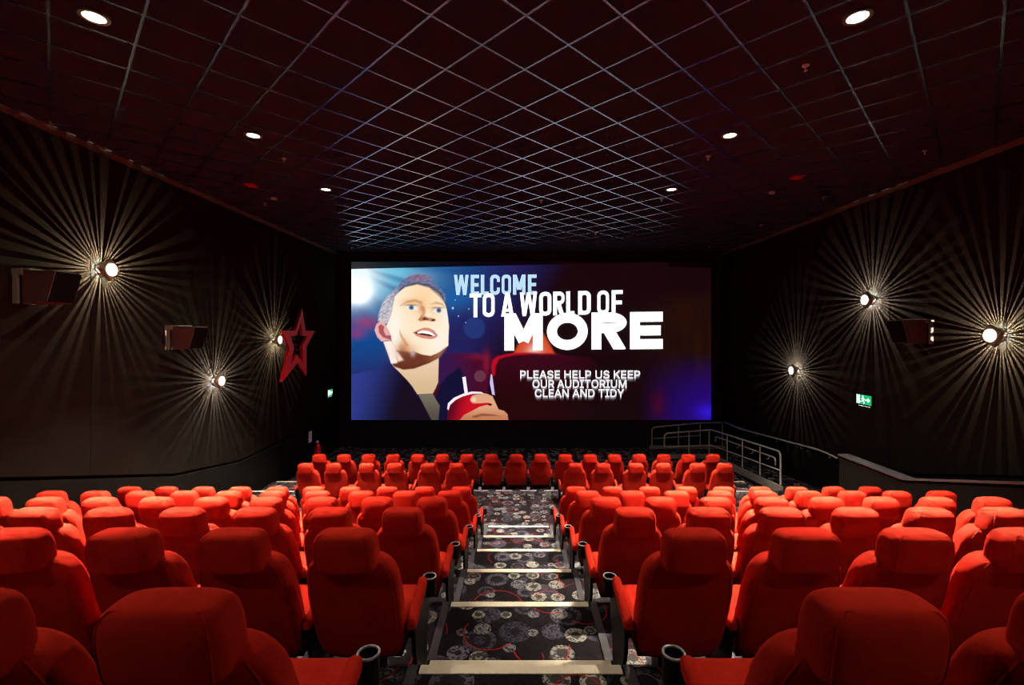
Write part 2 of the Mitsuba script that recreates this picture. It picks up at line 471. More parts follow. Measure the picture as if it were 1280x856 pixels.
FZ = lambda pts: frame(460, 335, 7.133, pts)
NZ = lambda pts: frame(430, 430, 7.53, pts)
CZ = lambda pts: frame(540, 440, 8.0, pts)
SHAPES2 = {
    'seat_l': CZ([(60, 500), (60, 130), (110, 30), (200, 2), (380, 18), (500, 70), (548, 150), (560, 300), (562, 420), (540, 560), (60, 560)]),
    'jacket_r': NZ([(892, 400), (960, 310), (1088, 215), (1125, 300), (1155, 450), (1000, 520), (968, 600), (990, 720), (880, 720), (895, 580), (846, 520)]),
    'neck': NZ([(370, -20), (440, 172), (470, 215), (520, 262), (600, 345), (645, 400), (690, 472), (835, 466), (860, 420), (886, 360), (892, 130), (880, 20), (700, -40)]),
    'neck_shade': NZ([(505, 60), (560, -20), (640, -30), (700, 30), (790, 85), (860, 95), (940, 70), (975, 10), (960, 60), (890, 130), (800, 180), (660, 232), (560, 242), (470, 212), (452, 180), (580, 158)]),
    'shirt': NZ([(700, 476), (835, 466), (865, 520), (902, 580), (888, 720), (826, 720), (760, 590)]),
    'jacket_l': NZ([(440, 172), (520, 262), (600, 345), (645, 410), (700, 490), (770, 606), (836, 730), (-60, 730), (-60, 300), (100, 280), (300, 240)]),
    'collar_r': NZ([(892, 372), (862, 420), (838, 455), (836, 492), (858, 520), (872, 470), (900, 420)]),
    'hair': FZ([(88, 470), (95, 410), (125, 320), (180, 240), (250, 180), (300, 120), (360, 78), (430, 56), (500, 58), (560, 88), (600, 140), (650, 180), (687, 230), (694, 300), (640, 250), (540, 165), (440, 150), (330, 175), (262, 240), (240, 310), (215, 400), (190, 480), (150, 500)]),
    'hair_edge': FZ([(240, 222), (330, 152), (440, 126), (545, 148), (625, 195), (672, 255), (700, 340), (640, 260), (545, 178), (440, 148), (330, 172)]),
    'face': FZ([(240, 250), (330, 168), (440, 142), (545, 168), (630, 226), (680, 295), (700, 360), (712, 430), (722, 520), (718, 600), (716, 690), (690, 712), (640, 750), (560, 785), (480, 772), (400, 738), (330, 790), (265, 735), (212, 650), (195, 580), (160, 520), (185, 470), (212, 395), (228, 310)]),
    'jaw_dark': FZ([(255, 740), (300, 735), (345, 742), (390, 752), (440, 764), (480, 775), (560, 786), (640, 752), (690, 712), (640, 790), (560, 830), (400, 870), (250, 850), (310, 815), (275, 750)]),
    'jaw_lit': FZ([(140, 655), (205, 650), (250, 720), (300, 800), (335, 830), (285, 830), (240, 760), (262, 850), (205, 850), (185, 760)]),
    'ear': FZ([(75, 500), (108, 474), (150, 490), (172, 540), (205, 600), (208, 650), (165, 645), (120, 655), (80, 612), (58, 552)]),
    'ear_in': FZ([(92, 520), (115, 500), (145, 520), (140, 560), (160, 600), (205, 600), (208, 645), (170, 630), (130, 615), (98, 575)]),
    'brow_l': FZ([(285, 335), (350, 290), (420, 276), (485, 300), (480, 325), (420, 300), (350, 310)]),
    'brow_r': FZ([(560, 322), (610, 300), (665, 315), (690, 350), (650, 326), (600, 318)]),
    'eye_l': FZ([(328, 352), (360, 330), (400, 326), (440, 346), (452, 372), (420, 376), (370, 370)]),
    'eye_r': FZ([(572, 386), (600, 360), (640, 352), (668, 372), (672, 398), (630, 404), (596, 398)]),
    'nose_side': FZ([(470, 330), (505, 350), (515, 400), (500, 425), (450, 465), (462, 430), (488, 395)]),
    'nose_under': FZ([(444, 462), (470, 440), (505, 425), (545, 440), (600, 452), (604, 470), (570, 476), (520, 468), (470, 474)]),
    'nostril_l': FZ([(485, 455), (505, 436), (540, 450), (535, 462), (500, 462)]),
    'nostril_r': FZ([(565, 462), (585, 454), (600, 462), (590, 473), (568, 472)]),
    'lips': FZ([(398, 574), (450, 548), (500, 530), (540, 532), (590, 556), (624, 602), (600, 625), (560, 634), (480, 624), (430, 604)]),
    'mouth': FZ([(415, 574), (470, 560), (540, 562), (590, 585), (606, 605), (560, 608), (480, 595), (432, 586)]),
    'teeth': FZ([(436, 574), (480, 556), (540, 560), (580, 582), (602, 602), (585, 606), (545, 590), (480, 580), (446, 584)]),
    'fold': FZ([(280, 545), (300, 590), (330, 640), (365, 690), (345, 700), (310, 650), (285, 600)]),
    'cup': CZ([(160, 560), (225, 480), (320, 440), (430, 420), (530, 420), (570, 520), (540, 690), (150, 690)]),
    'lid': CZ([(152, 565), (160, 512), (220, 456), (320, 412), (400, 394), (490, 398), (530, 420), (480, 414), (400, 418), (310, 442), (235, 480), (180, 530), (165, 582)]),
    'straw': CZ([(302, 250), (336, 245), (360, 412), (326, 416)]),
    'hand': CZ([(382, 470), (400, 438), (450, 422), (540, 414), (604, 440), (632, 500), (665, 572), (722, 588), (756, 622), (764, 690), (270, 690), (318, 630), (400, 588), (480, 545), (545, 528), (590, 538), (604, 520), (560, 506), (480, 512), (410, 512), (386, 492)]),
    'finger_gap': CZ([(400, 640), (500, 612), (600, 620), (690, 640), (600, 640), (500, 640), (420, 660)]),
    'nail': CZ([(392, 470), (420, 448), (446, 462), (440, 492), (405, 500)]),
    'seat_r': CZ([(600, 130), (612, 85), (655, 48), (740, 28), (830, 14), (1000, 8), (1280, 22), (1600, 60), (1680, 200), (1700, 690), (770, 690), (740, 590), (660, 570), (630, 480), (600, 300)]),
    'seat_r_rim': CZ([(592, 140), (608, 78), (655, 42), (740, 22), (830, 8), (1000, 0), (1280, 14), (1280, 32), (1000, 22), (830, 30), (740, 46), (672, 70), (640, 130), (626, 240), (600, 220)]),
    'arm_r': CZ([(578, 310), (588, 220), (602, 228), (628, 430), (602, 425)]),
    'head': frame(630, 320, 3.893, [(45, 480), (70, 430), (110, 400), (130, 372), (190, 376), (222, 430), (245, 475), (150, 484)]),
}


def inside(px, py, pts, soft=0.7):
    """1 inside the outline, 0 outside, soft over about a picture unit."""
    d, s = mi.Float(1e9), mi.Float(1.0)
    n = len(pts)
    for i in range(n):
        (ax, ay), (bx_, by) = pts[i], pts[i - 1]
        ex, ey = bx_ - ax, by - ay
        wx, wy = px - ax, py - ay
        t = dr.clip((wx * ex + wy * ey) / max(ex * ex + ey * ey, 1e-9), 0, 1)
        qx, qy = wx - ex * t, wy - ey * t
        d = dr.minimum(d, qx * qx + qy * qy)
        c1, c2 = py >= ay, py < by
        c3 = ex * wy > ey * wx
        flip = (c1 & c2 & c3) | (~c1 & ~c2 & ~c3)
        s = dr.select(flip, -s, s)
    return mikit.smoothstep(-soft, soft, -s * dr.sqrt(d))


def blob(px, py, cx, cy, rx, ry):
    return dr.exp(-(dr.square((px - cx) / rx) + dr.square((py - cy) / ry)))


def screen_picture(p, n, uv):
    x, y = mi.Float(uv.x) * 450, (1 - mi.Float(uv.y)) * 198
    I = lambda name, soft=0.7: inside(x, y, SHAPES2[name], soft)
    mix, S = mikit.mix, mikit.smoothstep
    c = mix(lin(10, 70, 140), lin(30, 32, 92), S(60, 165, x + (y - 60) * 0.9))
    c = mix(c, lin(36, 36, 96), S(100, 160, y))
    c = mix(c, lin(17, 5, 10), S(160, 250, x + (y - 40) * 0.25 - 0.4 * (60 - y)))
    ray = mikit.noise(dr.atan2(y + 10, x + 40) * 16)
    c = mix(c, lin(110, 195, 225), dr.clip(blob(x, y, 30, 20, 62, 34) * (0.35 + ray), 0, 1))
    c = mix(c, lin(235, 250, 255), dr.clip(1.6 * blob(x, y, 4, 22, 26, 26), 0, 1))
    c = mix(c, (1.8, 1.9, 2.0), dr.clip(1.7 * blob(x, y, 8, 38, 13, 11), 0, 1))
    c = mix(c, lin(170, 50, 100), 0.6 * blob(x, y, 18, 76, 16, 8) + 0.5 * blob(x, y, 6, 90, 10, 6))
    c = mix(c, lin(24, 110, 185), 0.55 * blob(x, y, 128, 46, 34, 14))
    c = mix(c, lin(36, 84, 160), 0.3 * S(14.5, 12.5, dr.sqrt(dr.square(x - 154) + dr.square(y - 83))))
    for sx, sy, r in ((127, 58, 1.3), (134, 68, .8), (147, 59, .7), (143, 76, .6), (130, 48, .6)):
        c = mix(c, lin(190, 215, 245), 0.8 * S(r + .5, r - .3, dr.sqrt(dr.square(x - sx) + dr.square(y - sy))))
    # dark brown to blue on the far right
    c = mix(c, lin(34, 14, 6), S(330, 440, x) * S(30, 60, y) * S(190, 110, y) * (0.5 + mikit.noise(x * .12, y * .03)) * 0.8)
    c = mix(c, lin(40, 8, 130), S(355, 450, x) * S(110, 190, y) * 0.85)
    c = mix(c, lin(48, 20, 200), blob(x, y, 446, 188, 14, 9))
    c = mix(c, lin(70, 6, 30), 0.7 * blob(x, y, 384, 178, 9, 16))
    # far-off head and the seats
    c = mix(c, mix(lin(214, 74, 40), lin(240, 190, 175), blob(x, y, 229, 112, 9, 8)), I('head', 2.5))
    c = mix(c, mix(lin(56, 8, 26), lin(34, 4, 8), S(110, 170, y)), I('seat_r', 1.5) * S(345, 250, x + (y - 120) * .4))
    c = mix(c, lin(186, 12, 34), I('seat_r_rim', 1.5) * S(275, 200, x))
    c = mix(c, mix(lin(52, 22, 74), lin(70, 10, 40), S(110, 165, x)), I('seat_l', 1.5))
    c = mix(c, lin(150, 20, 40), 0.7 * blob(x, y, 169, 128, 4, 14) + 0.45 * blob(x, y, 158, 119, 14, 4))
    c = mix(c, lin(120, 70, 90), 0.55 * S(8, 6.5, dr.sqrt(dr.square(x - 161) + dr.square(y - 143))))
    c = mix(c, lin(205, 190, 240), I('arm_r'))
    # the man
    c = mix(c, mix(lin(44, 60, 140), lin(18, 12, 30), S(0, 70, x + (y - 150) * .3)), I('jacket_l', 1.0))
    c = mix(c, lin(12, 16, 52), I('jacket_r', 1.6))
    c = mix(c, lin(70, 14, 24), I('collar_r'))
    c = mix(c, mix(lin(236, 206, 172), lin(216, 184, 142), S(118, 165, y)), I('neck'))
    c = mix(c, mix(lin(120, 112, 96), lin(82, 76, 66), S(160, 198, y)), I('shirt'))
    c = mix(c, mix(lin(102, 46, 32), lin(190, 130, 90), S(138, 152, y)), I('neck_shade', 1.2))
    strand = mikit.noise(x * .55 + y * .9, y * .5 - x * .25)
    hairc = mix(mix(lin(66, 84, 130), lin(128, 140, 172), strand), mix(lin(150, 146, 164), lin(222, 216, 222), strand), S(70, 44, x + (y - 50) * -.25))
    c = mix(c, hairc, I('hair', 1.2))
    c = mix(c, mix(lin(206, 120, 128), lin(120, 80, 110), mikit.noise(x * .4, y * .4)), 0.55 * blob(x, y, 84, 20, 14, 5))
    skin = mix(lin(255, 236, 206), lin(253, 214, 164), blob(x, y, 90, 48, 20, 26))
    skin = mix(skin, lin(255, 246, 232), dr.clip(blob(x, y, 54, 84, 9, 30) + 0.7 * blob(x, y, 110, 98, 14, 16) + .5 * blob(x, y, 118, 70, 5, 14), 0, 1))
    skin = mix(skin, lin(226, 158, 96), 0.75 * blob(x, y, 66, 108, 7, 13) + 0.5 * blob(x, y, 74, 51, 12, 5))
    c = mix(c, skin, I('face', 0.8))
    c = mix(c, lin(255, 240, 228), I('jaw_lit', .8))
    c = mix(c, lin(214, 150, 100), 0.7 * blob(x, y, 70, 112, 14, 9))
    c = mix(c, mix(lin(112, 54, 38), lin(176, 112, 76), S(88, 122, x)), I('jaw_dark', 2.6) * .95)
    c = mix(c, lin(150, 90, 62), 0.5 * blob(x, y, 63, 110, 6, 7))
    c = mix(c, lin(225, 190, 185), 0.7 * blob(x, y, 77, 114, 3, 4))
    c = mix(c, lin(60, 38, 36), I('hair_edge', 1.4) * .6 * S(38, 60, x))
    c = mix(c, lin(236, 176, 170), I('ear'))
    c = mix(c, lin(160, 50, 70), I('ear_in', 1.0) * .85)
    c = mix(c, lin(196, 138, 84), I('brow_l', 1.6) * .7)
    c = mix(c, lin(190, 130, 80), I('brow_r', 1.6) * .75)
    c = mix(c, lin(186, 120, 76), 0.6 * blob(x, y, 88, 59, 4, 6) + 0.45 * blob(x, y, 104, 60, 4, 4))
    for nm, ex, ey in (('eye_l', 75.2, 57.3), ('eye_r', 109.6, 60.8)):
        m = I(nm, .6)
        c = mix(c, lin(238, 232, 228), m)
        c = mix(c, lin(96, 130, 160), m * S(3.5, 2.6, dr.sqrt(dr.square(x - ex) + dr.square(y - ey))))
        c = mix(c, lin(30, 30, 40), m * S(1.5, .8, dr.sqrt(dr.square(x - ex) + dr.square(y - ey))))
    c = mix(c, lin(112, 66, 44), 0.75 * dr.clip(blob(x, y, 75, 54.3, 8, 1.1) + blob(x, y, 109, 57.6, 7, 1.1), 0, 1))
    c = mix(c, lin(206, 128, 72), I('nose_side', 1.4) * .75)
    c = mix(c, lin(176, 92, 52), I('nose_under', 1.2) * .85)
    c = mix(c, lin(70, 22, 16), dr.maximum(I('nostril_l', .8), I('nostril_r', .8)))
    c = mix(c, lin(255, 236, 205), .7 * blob(x, y, 96, 66, 3.5, 4))
    c = mix(c, lin(212, 124, 106), I('lips', .9) * .9)
    c = mix(c, lin(46, 16, 14), I('mouth', .6))
    c = mix(c, lin(255, 250, 244), I('teeth', .6))
    c = mix(c, lin(206, 136, 84), I('fold', 1.3) * .7)
    # cup and hand
    c = mix(c, mix(lin(206, 12, 34), lin(92, 6, 30), S(150, 124, x + (y - 180) * .2)), I('cup'))
    c = mix(c, lin(246, 240, 244), dr.maximum(I('lid', .5), I('straw', .4)))
    c = mix(c, mix(lin(226, 166, 128), lin(196, 122, 84), S(178, 198, y)), I('hand', .7))
    c = mix(c, lin(130, 66, 44), I('finger_gap', 1.0) * .8)
    c = mix(c, lin(240, 210, 190), I('nail', .6) * .8)
    # the picture's own edge: it runs out of true along the top
    edge = dr.select(x < 397, S(-0.3, 0.7, y - (9 - 9 * x / 397)), S(-0.3, 0.7, y - (6 + 2 * (x - 397) / 53)))
    return c * (0.03 + 0.97 * edge) * SCREEN_GAIN


quad = (np.array([[SX0, SY, SZ0], [SX1, SY, SZ0], [SX1, SY, SZ1], [SX0, SY, SZ1]]), np.array([[0, 1, 2], [0, 2, 3]]))
scene['cinema_screen'] = mikit.ply(quad, mat('screen_black'), uv=np.array([[0, 0], [1, 0], [1, 1], [0, 1.0]]),
                                   emitter={'type': 'area', 'radiance': mikit.proc(screen_picture), 'sampling_weight': 8.0})
used['cinema_screen'] = 1
tag('cinema_screen', 'wide cinema screen showing a smiling man with a red cup and white words', 'screen')
put('backing', bx(SX0 - 0.02, SX1 + 0.02, SY + 0.01, SY + 0.06, SZ0 - 0.02, SZ1 + 0.02), 'screen_black', 'cinema_screen')
put('stand', bx(SX0 + 0.3, SX1 - 0.3, SY + 0.06, YF - 0.002, 0.0, SZ1 - 0.3), 'black_cloth', 'cinema_screen')


def glyph(ch, w, h, s, r):
    """A block capital of width w, height h, stroke s, corner radius r, as a shapely shape."""
    B = sbox

    def ring(w, h, r):
        if r > .45 * h:
            e = affinity.scale(Point(w / 2, h / 2).buffer(1.0, 32), w / 2, h / 2)
            return e.difference(affinity.scale(Point(w / 2, h / 2).buffer(1.0, 32), w / 2 - s, h / 2 - s))
        o = B(r, r, w - r, h - r).buffer(r)
        ri = max(r - s * .8, 0.01)
        return o.difference(B(s + ri, s + ri, w - s - ri, h - s - ri).buffer(ri))

    def bar(x0, y0, x1, y1, k=1.0):
        return LineString([(x0, y0), (x1, y1)]).buffer(s * k / 2, cap_style='flat')

    box = B(0, 0, w, h)
    if ch == 'O':
        return ring(w, h, r)
    if ch == 'C':
        return ring(w, h, r).difference(B(w / 2, h * .36, w + 1, h * .64))
    if ch == 'D':
        return ring(w, h, r).union(B(0, 0, s, h)).union(B(0, 0, w - r, s)).union(B(0, h - s, w - r, h))
    if ch == 'E':
        return union_all([B(0, 0, s, h), B(0, 0, w, s), B(0, h - s, w, h), B(0, h / 2 - s / 2, w * .94, h / 2 + s / 2)])
    if ch == 'F':
        return union_all([B(0, 0, s, h), B(0, h - s, w, h), B(0, h / 2 - s * .6, w * .92, h / 2 + s * .4)])
    if ch == 'L':
        return union_all([B(0, 0, s, h), B(0, 0, w, s)])
    if ch == 'T':
        return union_all([B(w / 2 - s / 2, 0, w / 2 + s / 2, h), B(0, h - s, w, h)])
    if ch == 'R':
        hh = h * .56
        top = affinity.translate(ring(w, hh, min(r, hh * .48)), 0, h - hh).union(B(0, h - hh, s, h)).union(B(0, h - s, w * .5, h)).union(B(0, h - hh, w * .5, h - hh + s))
        return union_all([top, B(0, 0, s, h), bar(w * .45, h - hh + s * .5, w - s * .55, -s * .2, 1.1)]).intersection(box)
    if ch == 'A':
        return union_all([bar(s * .5, -s * .2, w / 2, h + s * .3), bar(w - s * .5, -s * .2, w / 2, h + s * .3), B(w * .25, h * .2, w * .75, h * .2 + s * .8)]).intersection(box)
    if ch == 'M':
        m = union_all([B(0, 0, s, h), B(w - s, 0, w, h), bar(s * .5, h + s * .1, w / 2, h * .25, 1.05), bar(w - s * .5, h + s * .1, w / 2, h * .25, 1.05)])
        return m.intersection(box)
    if ch == 'W':
        q = w * .27
        return union_all([bar(s * .45, h + s * .2, q, -s * .2, .9), bar(w / 2, h * 1.0, q, -s * .2, .85), bar(w / 2, h * 1.0, w - q, -s * .2, .85), bar(w - s * .45, h + s * .2, w - q, -s * .2, .9)]).intersection(box)
    raise KeyError(ch)


def lettering(items, y_left, y_right, h, s, r, rgbv, depth, xspan):
    """items: (letter, x0, x1) in picture units; the foot line runs from y_left to y_right across xspan."""
    ms = []
    for ch, x0, x1 in items:
        g = glyph(ch, x1 - x0, h, s, min(r, (x1 - x0) * .49, h * .49))
        yb = y_left + (y_right - y_left) * (x0 - xspan[0]) / (xspan[1] - xspan[0])
        g = affinity.skew(g, 0, math.degrees(math.atan2(y_left - y_right, xspan[1] - xspan[0])), origin=(0, 0))
        g = affinity.translate(g, x0, -yb)
        for q in getattr(g, 'geoms', [g]):
            m = trimesh.creation.extrude_polygon(q, 1.0, engine='earcut')
            v = m.vertices
            m.vertices = np.stack([SX0 + v[:, 0] * PU, SY - depth - 0.008 * v[:, 2], SZ1 + v[:, 1] * PU], 1)
            ms.append(m)
    key = new_key('lettering', 'cinema_screen')
    scene[key] = mikit.ply(cat(*ms), mat('screen_black'), emitter={'type': 'area', 'radiance': rgb(rgbv), 'sampling_weight': 0.4})
    return key


lettering([(c, a - 439, b - 439) for c, a, b in (('W', 567.5, 586), ('E', 588.5, 599), ('L', 601, 611), ('C', 612.7, 625), ('O', 627, 639), ('M', 641, 657), ('E', 659.8, 670.8))],
          41.8, 41.2, 25.2, 4.4, 5.5, lin(190, 226, 246), 0.020, (128, 232))
lettering([(c, a - 439, b - 439) for c, a, b in (('T', 587, 602), ('O', 603.4, 618.4), ('A', 626.2, 642.6), ('W', 649.5, 671.5), ('O', 673.8, 689.2), ('R', 691.2, 705.6), ('L', 707.6, 718), ('D', 722.4, 738.4), ('O', 746.3, 761), ('F', 764.2, 778.2))],
          69.8, 65.2, 29.8, 5.0, 6.8, (1.15, 1.17, 1.2), 0.030, (148, 339))
lettering([(c, a - 439, b - 439) for c, a, b in (('M', 630.4, 678.4), ('O', 683.5, 734.5), ('R', 739, 783), ('E', 787, 828))],
          111.2, 109.0, 46.5, 12.6, 25.0, (1.25, 1.25, 1.25), 0.042, (191.4, 389))


def small_text(rows, rgbv, depth, dy, name):
    ms = []
    for text, x0, x1, yb in rows:
        m = meshkit.text_mesh(text, 9.6, 1.0, bold=True)
        lo, hi = m.bounds
        v = m.vertices
        sx = (x1 - x0) / (hi[0] - lo[0])
        m.vertices = np.stack([SX0 + (x0 + (v[:, 0] - lo[0]) * sx) * PU, SY - depth - 0.006 * v[:, 2], SZ1 - (yb + dy - v[:, 1]) * PU], 1)
        ms.append(m)
    key = new_key(name, 'cinema_screen')
    scene[key] = mikit.ply(cat(*ms), mat('screen_black'), emitter={'type': 'area', 'radiance': rgb(rgbv), 'sampling_weight': 0.1})


ROWS = [('PLEASE HELP US KEEP', 211, 361, 145.6), ('OUR AUDITORIUM', 226.5, 344, 157.2), ('CLEAN AND TIDY', 229.5, 341, 168.8)]
small_text(ROWS, lin(246, 244, 246), 0.030, 0, 'small_lettering')
for i, (dy, g) in enumerate(((1.6, 150), (3.0, 86), (4.4, 50))):
    small_text(ROWS, lin(g, g - 6, g - 2), 0.024 - i * 0.006, dy, 'letter_shadow')

# ------------------------------------------------------------------ the seats
def superbox(y0, y1, z0, z1, hw, r):
    return rounded((-hw, y0, z0), (hw, y1, z1), r)


def rear_y(z):                                # rear face of the back at height z over the row's floor (before lowering)
    return float(np.interp(z, [0.30, 0.36, 1.0, 1.2], [0.045, 0.02, -0.205, -0.265]))


def make_back():
    prof = [(.350, .10, .03), (.352, .16, .05), (.362, .195, .062), (.385, .218, .07), (.43, .237, .075), (.50, .247, .08), (.60, .249, .084), (.70, .250, .085), (.80, .250, .083), (.86, .244, .08),
            (.91, .240, .081), (.95, .229, .081), (.98, .213, .079), (1.002, .195, .074), (1.016, .172, .064), (1.022, .13, .045)]
    return loft([(z, rear_y(z) + 0.078 + (0.085 - hd) * 0.3, hw, hd, 3.4) for z, hw, hd in prof], 40)


def make_headrest():
    prof = [(.975, .10, .045), (.977, .142, .072), (.985, .148, .083), (1.002, .155, .088), (1.04, .158, .09), (1.09, .158, .09), (1.122, .155, .088), (1.146, .150, .083), (1.164, .141, .074), (1.176, .126, .061), (1.182, .106, .046), (1.184, .07, .03)]
    return loft([(z, -0.285 + 0.09 + (1.1 - z) * 0.18, hw, hd, 3.6) for z, hw, hd in prof], 40)


def make_piping(side):
    """The seam along one rear edge of the back."""
    pts = []
    for z, hw, hd in [(.37, .205, .065), (.43, .237, .075), (.50, .247, .08), (.60, .249, .084), (.70, .250, .085), (.80, .250, .083), (.86, .244, .08), (.91, .240, .081), (.95, .229, .081), (.98, .213, .079), (1.0, .196, .075)]:
        yc = rear_y(z) + 0.078 + (0.085 - hd) * 0.3
        a = math.radians(38)
        pts.append((side * hw * math.cos(a) ** (2 / 3.4), yc - hd * math.sin(a) ** (2 / 3.4), z))
    return tube(pts, 0.0042, 5)


def make_head_piping():
    a = math.radians(40)
    left = []
    for z, hw, hd in [(.985, .148, .083), (1.002, .155, .088), (1.04, .158, .09), (1.09, .158, .09), (1.122, .155, .088), (1.146, .150, .083), (1.164, .141, .074), (1.176, .126, .061)]:
        yc = -0.285 + 0.09 + (1.1 - z) * 0.18
        left.append((-hw * math.cos(a) ** (2 / 3.6), yc - hd * math.sin(a) ** (2 / 3.6), z))
    right = [(-x, y, z) for x, y, z in reversed(left)]
    return tube(left + right, 0.0038, 5)


def arm_meshes(dz):
    """The armrest between two seats, centred on x = 0: panel, pad, cup holder."""
    z0 = 0.0
    top = lambda y: 0.575 + dz + 0.24 * y
    cx = 0.030                                  # the holder stands beside the pad, on the +x side
    panel = Polygon([(-0.03, 0.555 + dz), (0.32, top(0.32) - 0.01), (0.37, 0.635 + dz), (0.385, 0.50 + dz), (0.31, 0.30 + dz * .8), (0.27, 0.03), (0.31, 0.0), (0.045, 0.0), (0.075, 0.03), (0.06, 0.25 + dz * .8), (-0.01, 0.42 + dz)]).buffer(0.0)
    pm = cat(extrude_yz(panel, 0.0, 0.022), extrude_yz(Polygon([(0.0, 0.54 + dz), (0.31, top(0.31) - 0.02), (0.31, 0.57 + dz), (0.0, 0.50 + dz)]), -0.024, 0.0))
    m = rounded((-0.030, -0.025, -0.03), (0.024, 0.315, 0.032), 0.022)
    v = m.vertices.copy()
    v[:, 2] += np.array([top(y) for y in v[:, 1]]) + 0.004
    m.vertices = v
    R = 0.041
    ring = [(cx + R * math.cos(a), 0.345 + R * math.sin(a)) for a in np.linspace(0, 2 * math.pi, 25)[:-1]]
    cup = trimesh.creation.extrude_polygon(Polygon(ring).difference(Polygon(ring).buffer(-0.006)), 0.11, engine='earcut')
    cup = cat(cup, trimesh.creation.extrude_polygon(Polygon(ring), 0.01, engine='earcut'))
    cup.apply_translation((0, 0, 0.55 + dz))
    rim = tube([(cx + (R - 0.002) * math.cos(a), 0.345 + (R - 0.002) * math.sin(a), 0.661 + dz) for a in np.linspace(0, 2 * math.pi, 25)[:-1]], 0.0055, 6, closed=True)
    return pm, m, cup, rim


def seat_kit(dz):
    """The dicts of the seat's parts; dz shifts the upholstery (front rows stand lower)."""
    def up(m):
        m = m.copy()
        m.apply_translation((0, 0, dz))
        return m
    c = rounded((-0.23, 0.06, 0.37), (0.23, 0.585, 0.50), 0.055)
    base = cat(bx(-0.21, 0.21, 0.10, 0.53, 0.33, 0.372), bx(-0.06, 0.06, 0.20, 0.34, -dz + 0.012, 0.335), bx(-0.16, 0.16, 0.16, 0.40, -dz, -dz + 0.014))
    pm, pad, cup, rim = arm_meshes(dz)
    p = lambda m, k, s: mikit.ply(m, mat(k), smooth=s)
    return {'backrest': p(up(make_back()), 'velvet', True), 'headrest': p(up(make_headrest()), 'velvet', True), 'back_piping': [p(up(make_piping(t)), 'velvet', True) for t in (-1, 1)],
            'head_piping': p(up(make_head_piping()), 'velvet', True), 'cushion': p(up(c), 'velvet', 50), 'pedestal': p(up(base), 'black_plastic', False),
            'armrest': p(pm, 'black_plastic', False), 'pad': p(pad, 'velvet', 50), 'cup_holder': p(cup, 'black_plastic', 40), 'rim': p(rim, 'rim_metal', True),
            'foot_plate': p(cat(bx(-0.2, 0.2, -0.02, 0.03, 0.0, 0.012), extrude_yz(Polygon([(0.0, 0.0), (0.03, 0.0), (0.03, 0.09), (0.0, 0.09)]), -0.035, 0.035)), 'pale_metal', False)}


KIT, KIT_FRONT = seat_kit(0.0), seat_kit(-0.235)
ORD = 'first second third fourth fifth sixth seventh eighth ninth tenth eleventh twelfth thirteenth fourteenth fifteenth sixteenth seventeenth'.split()


def add_seat(x, y, z, kit, label, group, arms, yaw=0.0, flip=False, feet=()):
    """arms: x offsets (in metres, from the seat's middle) of the armrests this seat owns."""
    key = new_key('cinema_chair')
    tag(key, label, 'seat', group)
    w = T().translate([x, y, z])
    wb = w @ T().rotate([0, 0, 1], yaw)
    for part in ('backrest', 'headrest', 'cushion', 'pedestal'):
        k = put_dict(part, kit[part], key, wb if part in ('backrest', 'headrest') else w)
        if part == 'backrest':
            for q in kit['back_piping']:
                put_dict('piping', q, k, wb)
        if part == 'headrest':
            put_dict('piping', kit['head_piping'], k, wb)
    for a in arms:
        wa = w @ T().translate([a, 0, 0])
        if flip:
            wa = wa @ T().scale([-1, 1, 1])
        k = put_dict('armrest', kit['armrest'], key, wa)
        put_dict('pad', kit['pad'], k, wa)
        c = put_dict('cup_holder', kit['cup_holder'], k, wa)
        if kit is KIT:
            put_dict('cup_rim', kit['rim'], k, wa)
    for a in feet:
        put_dict('foot_plate', kit['foot_plate'], key, w @ T().translate([a, 0, 0]))
    return key


PITCH = 0.567
for j in range(1, 7):
    for s, side, n in ((-1, 'star-wall', {1: 4, 2: 6, 3: 8}.get(j, 10)), (1, 'ramp', {1: 4, 2: 6, 3: 8}.get(j, 9))):
        for i in range(n):
            x = (-0.874 - PITCH * i) if s < 0 else (0.900 + PITCH * i)
            arms = [-s * PITCH / 2 - (s * 0.008 if i == 0 else 0)] + ([s * PITCH / 2] if i == n - 1 else [])
            if s < 0 and i == 9:
                arms = arms[:1]
            row = 'row nearest the camera' if j == 1 else f'{ORD[j - 1]} row from the camera'
            add_seat(x, nose(j) + 0.004, level(j), KIT, f'red velvet seat, {ORD[i]} from the steps on the {side} side, {row}', f'seats of the {row}, {side} side', arms, rng.normal(0, 1.0), s > 0)
row7 = {-1: [-1.31, -1.91, -2.62, -3.21, -3.92, -4.51], 1: [1.24, 1.82, 2.525, 3.11, 3.823, 4.414]}
for s, side in ((-1, 'star-wall'), (1, 'ramp')):
    xs = row7[s]
    for i, x in enumerate(xs):
        prev = xs[i - 1] if i else x - s * 0.62
        arms = [(prev + x) / 2 - x] + ([s * 0.31] if i == 5 else [])
        add_seat(x, 10.08, level(7), KIT_FRONT, f'red velvet seat, {ORD[i]} from the gap, {side} side, second row from the screen', f'second row from the screen, {side} side', arms, rng.normal(0, 1.0), s > 0)
for i in range(17):
    x = -0.035 + (i - 8) * 0.592
    arms = [-0.296] + ([0.296] if i == 16 else [])
    feet = [-0.296] if 7 <= i <= 9 else []
    if i == 9:
        feet.append(0.296)
    add_seat(x, 11.36, level(8), KIT_FRONT, f'red velvet seat, {ORD[i]} from the star wall in the row nearest the screen', 'seats of the row nearest the screen', arms, rng.normal(0, 0.8), feet=feet)

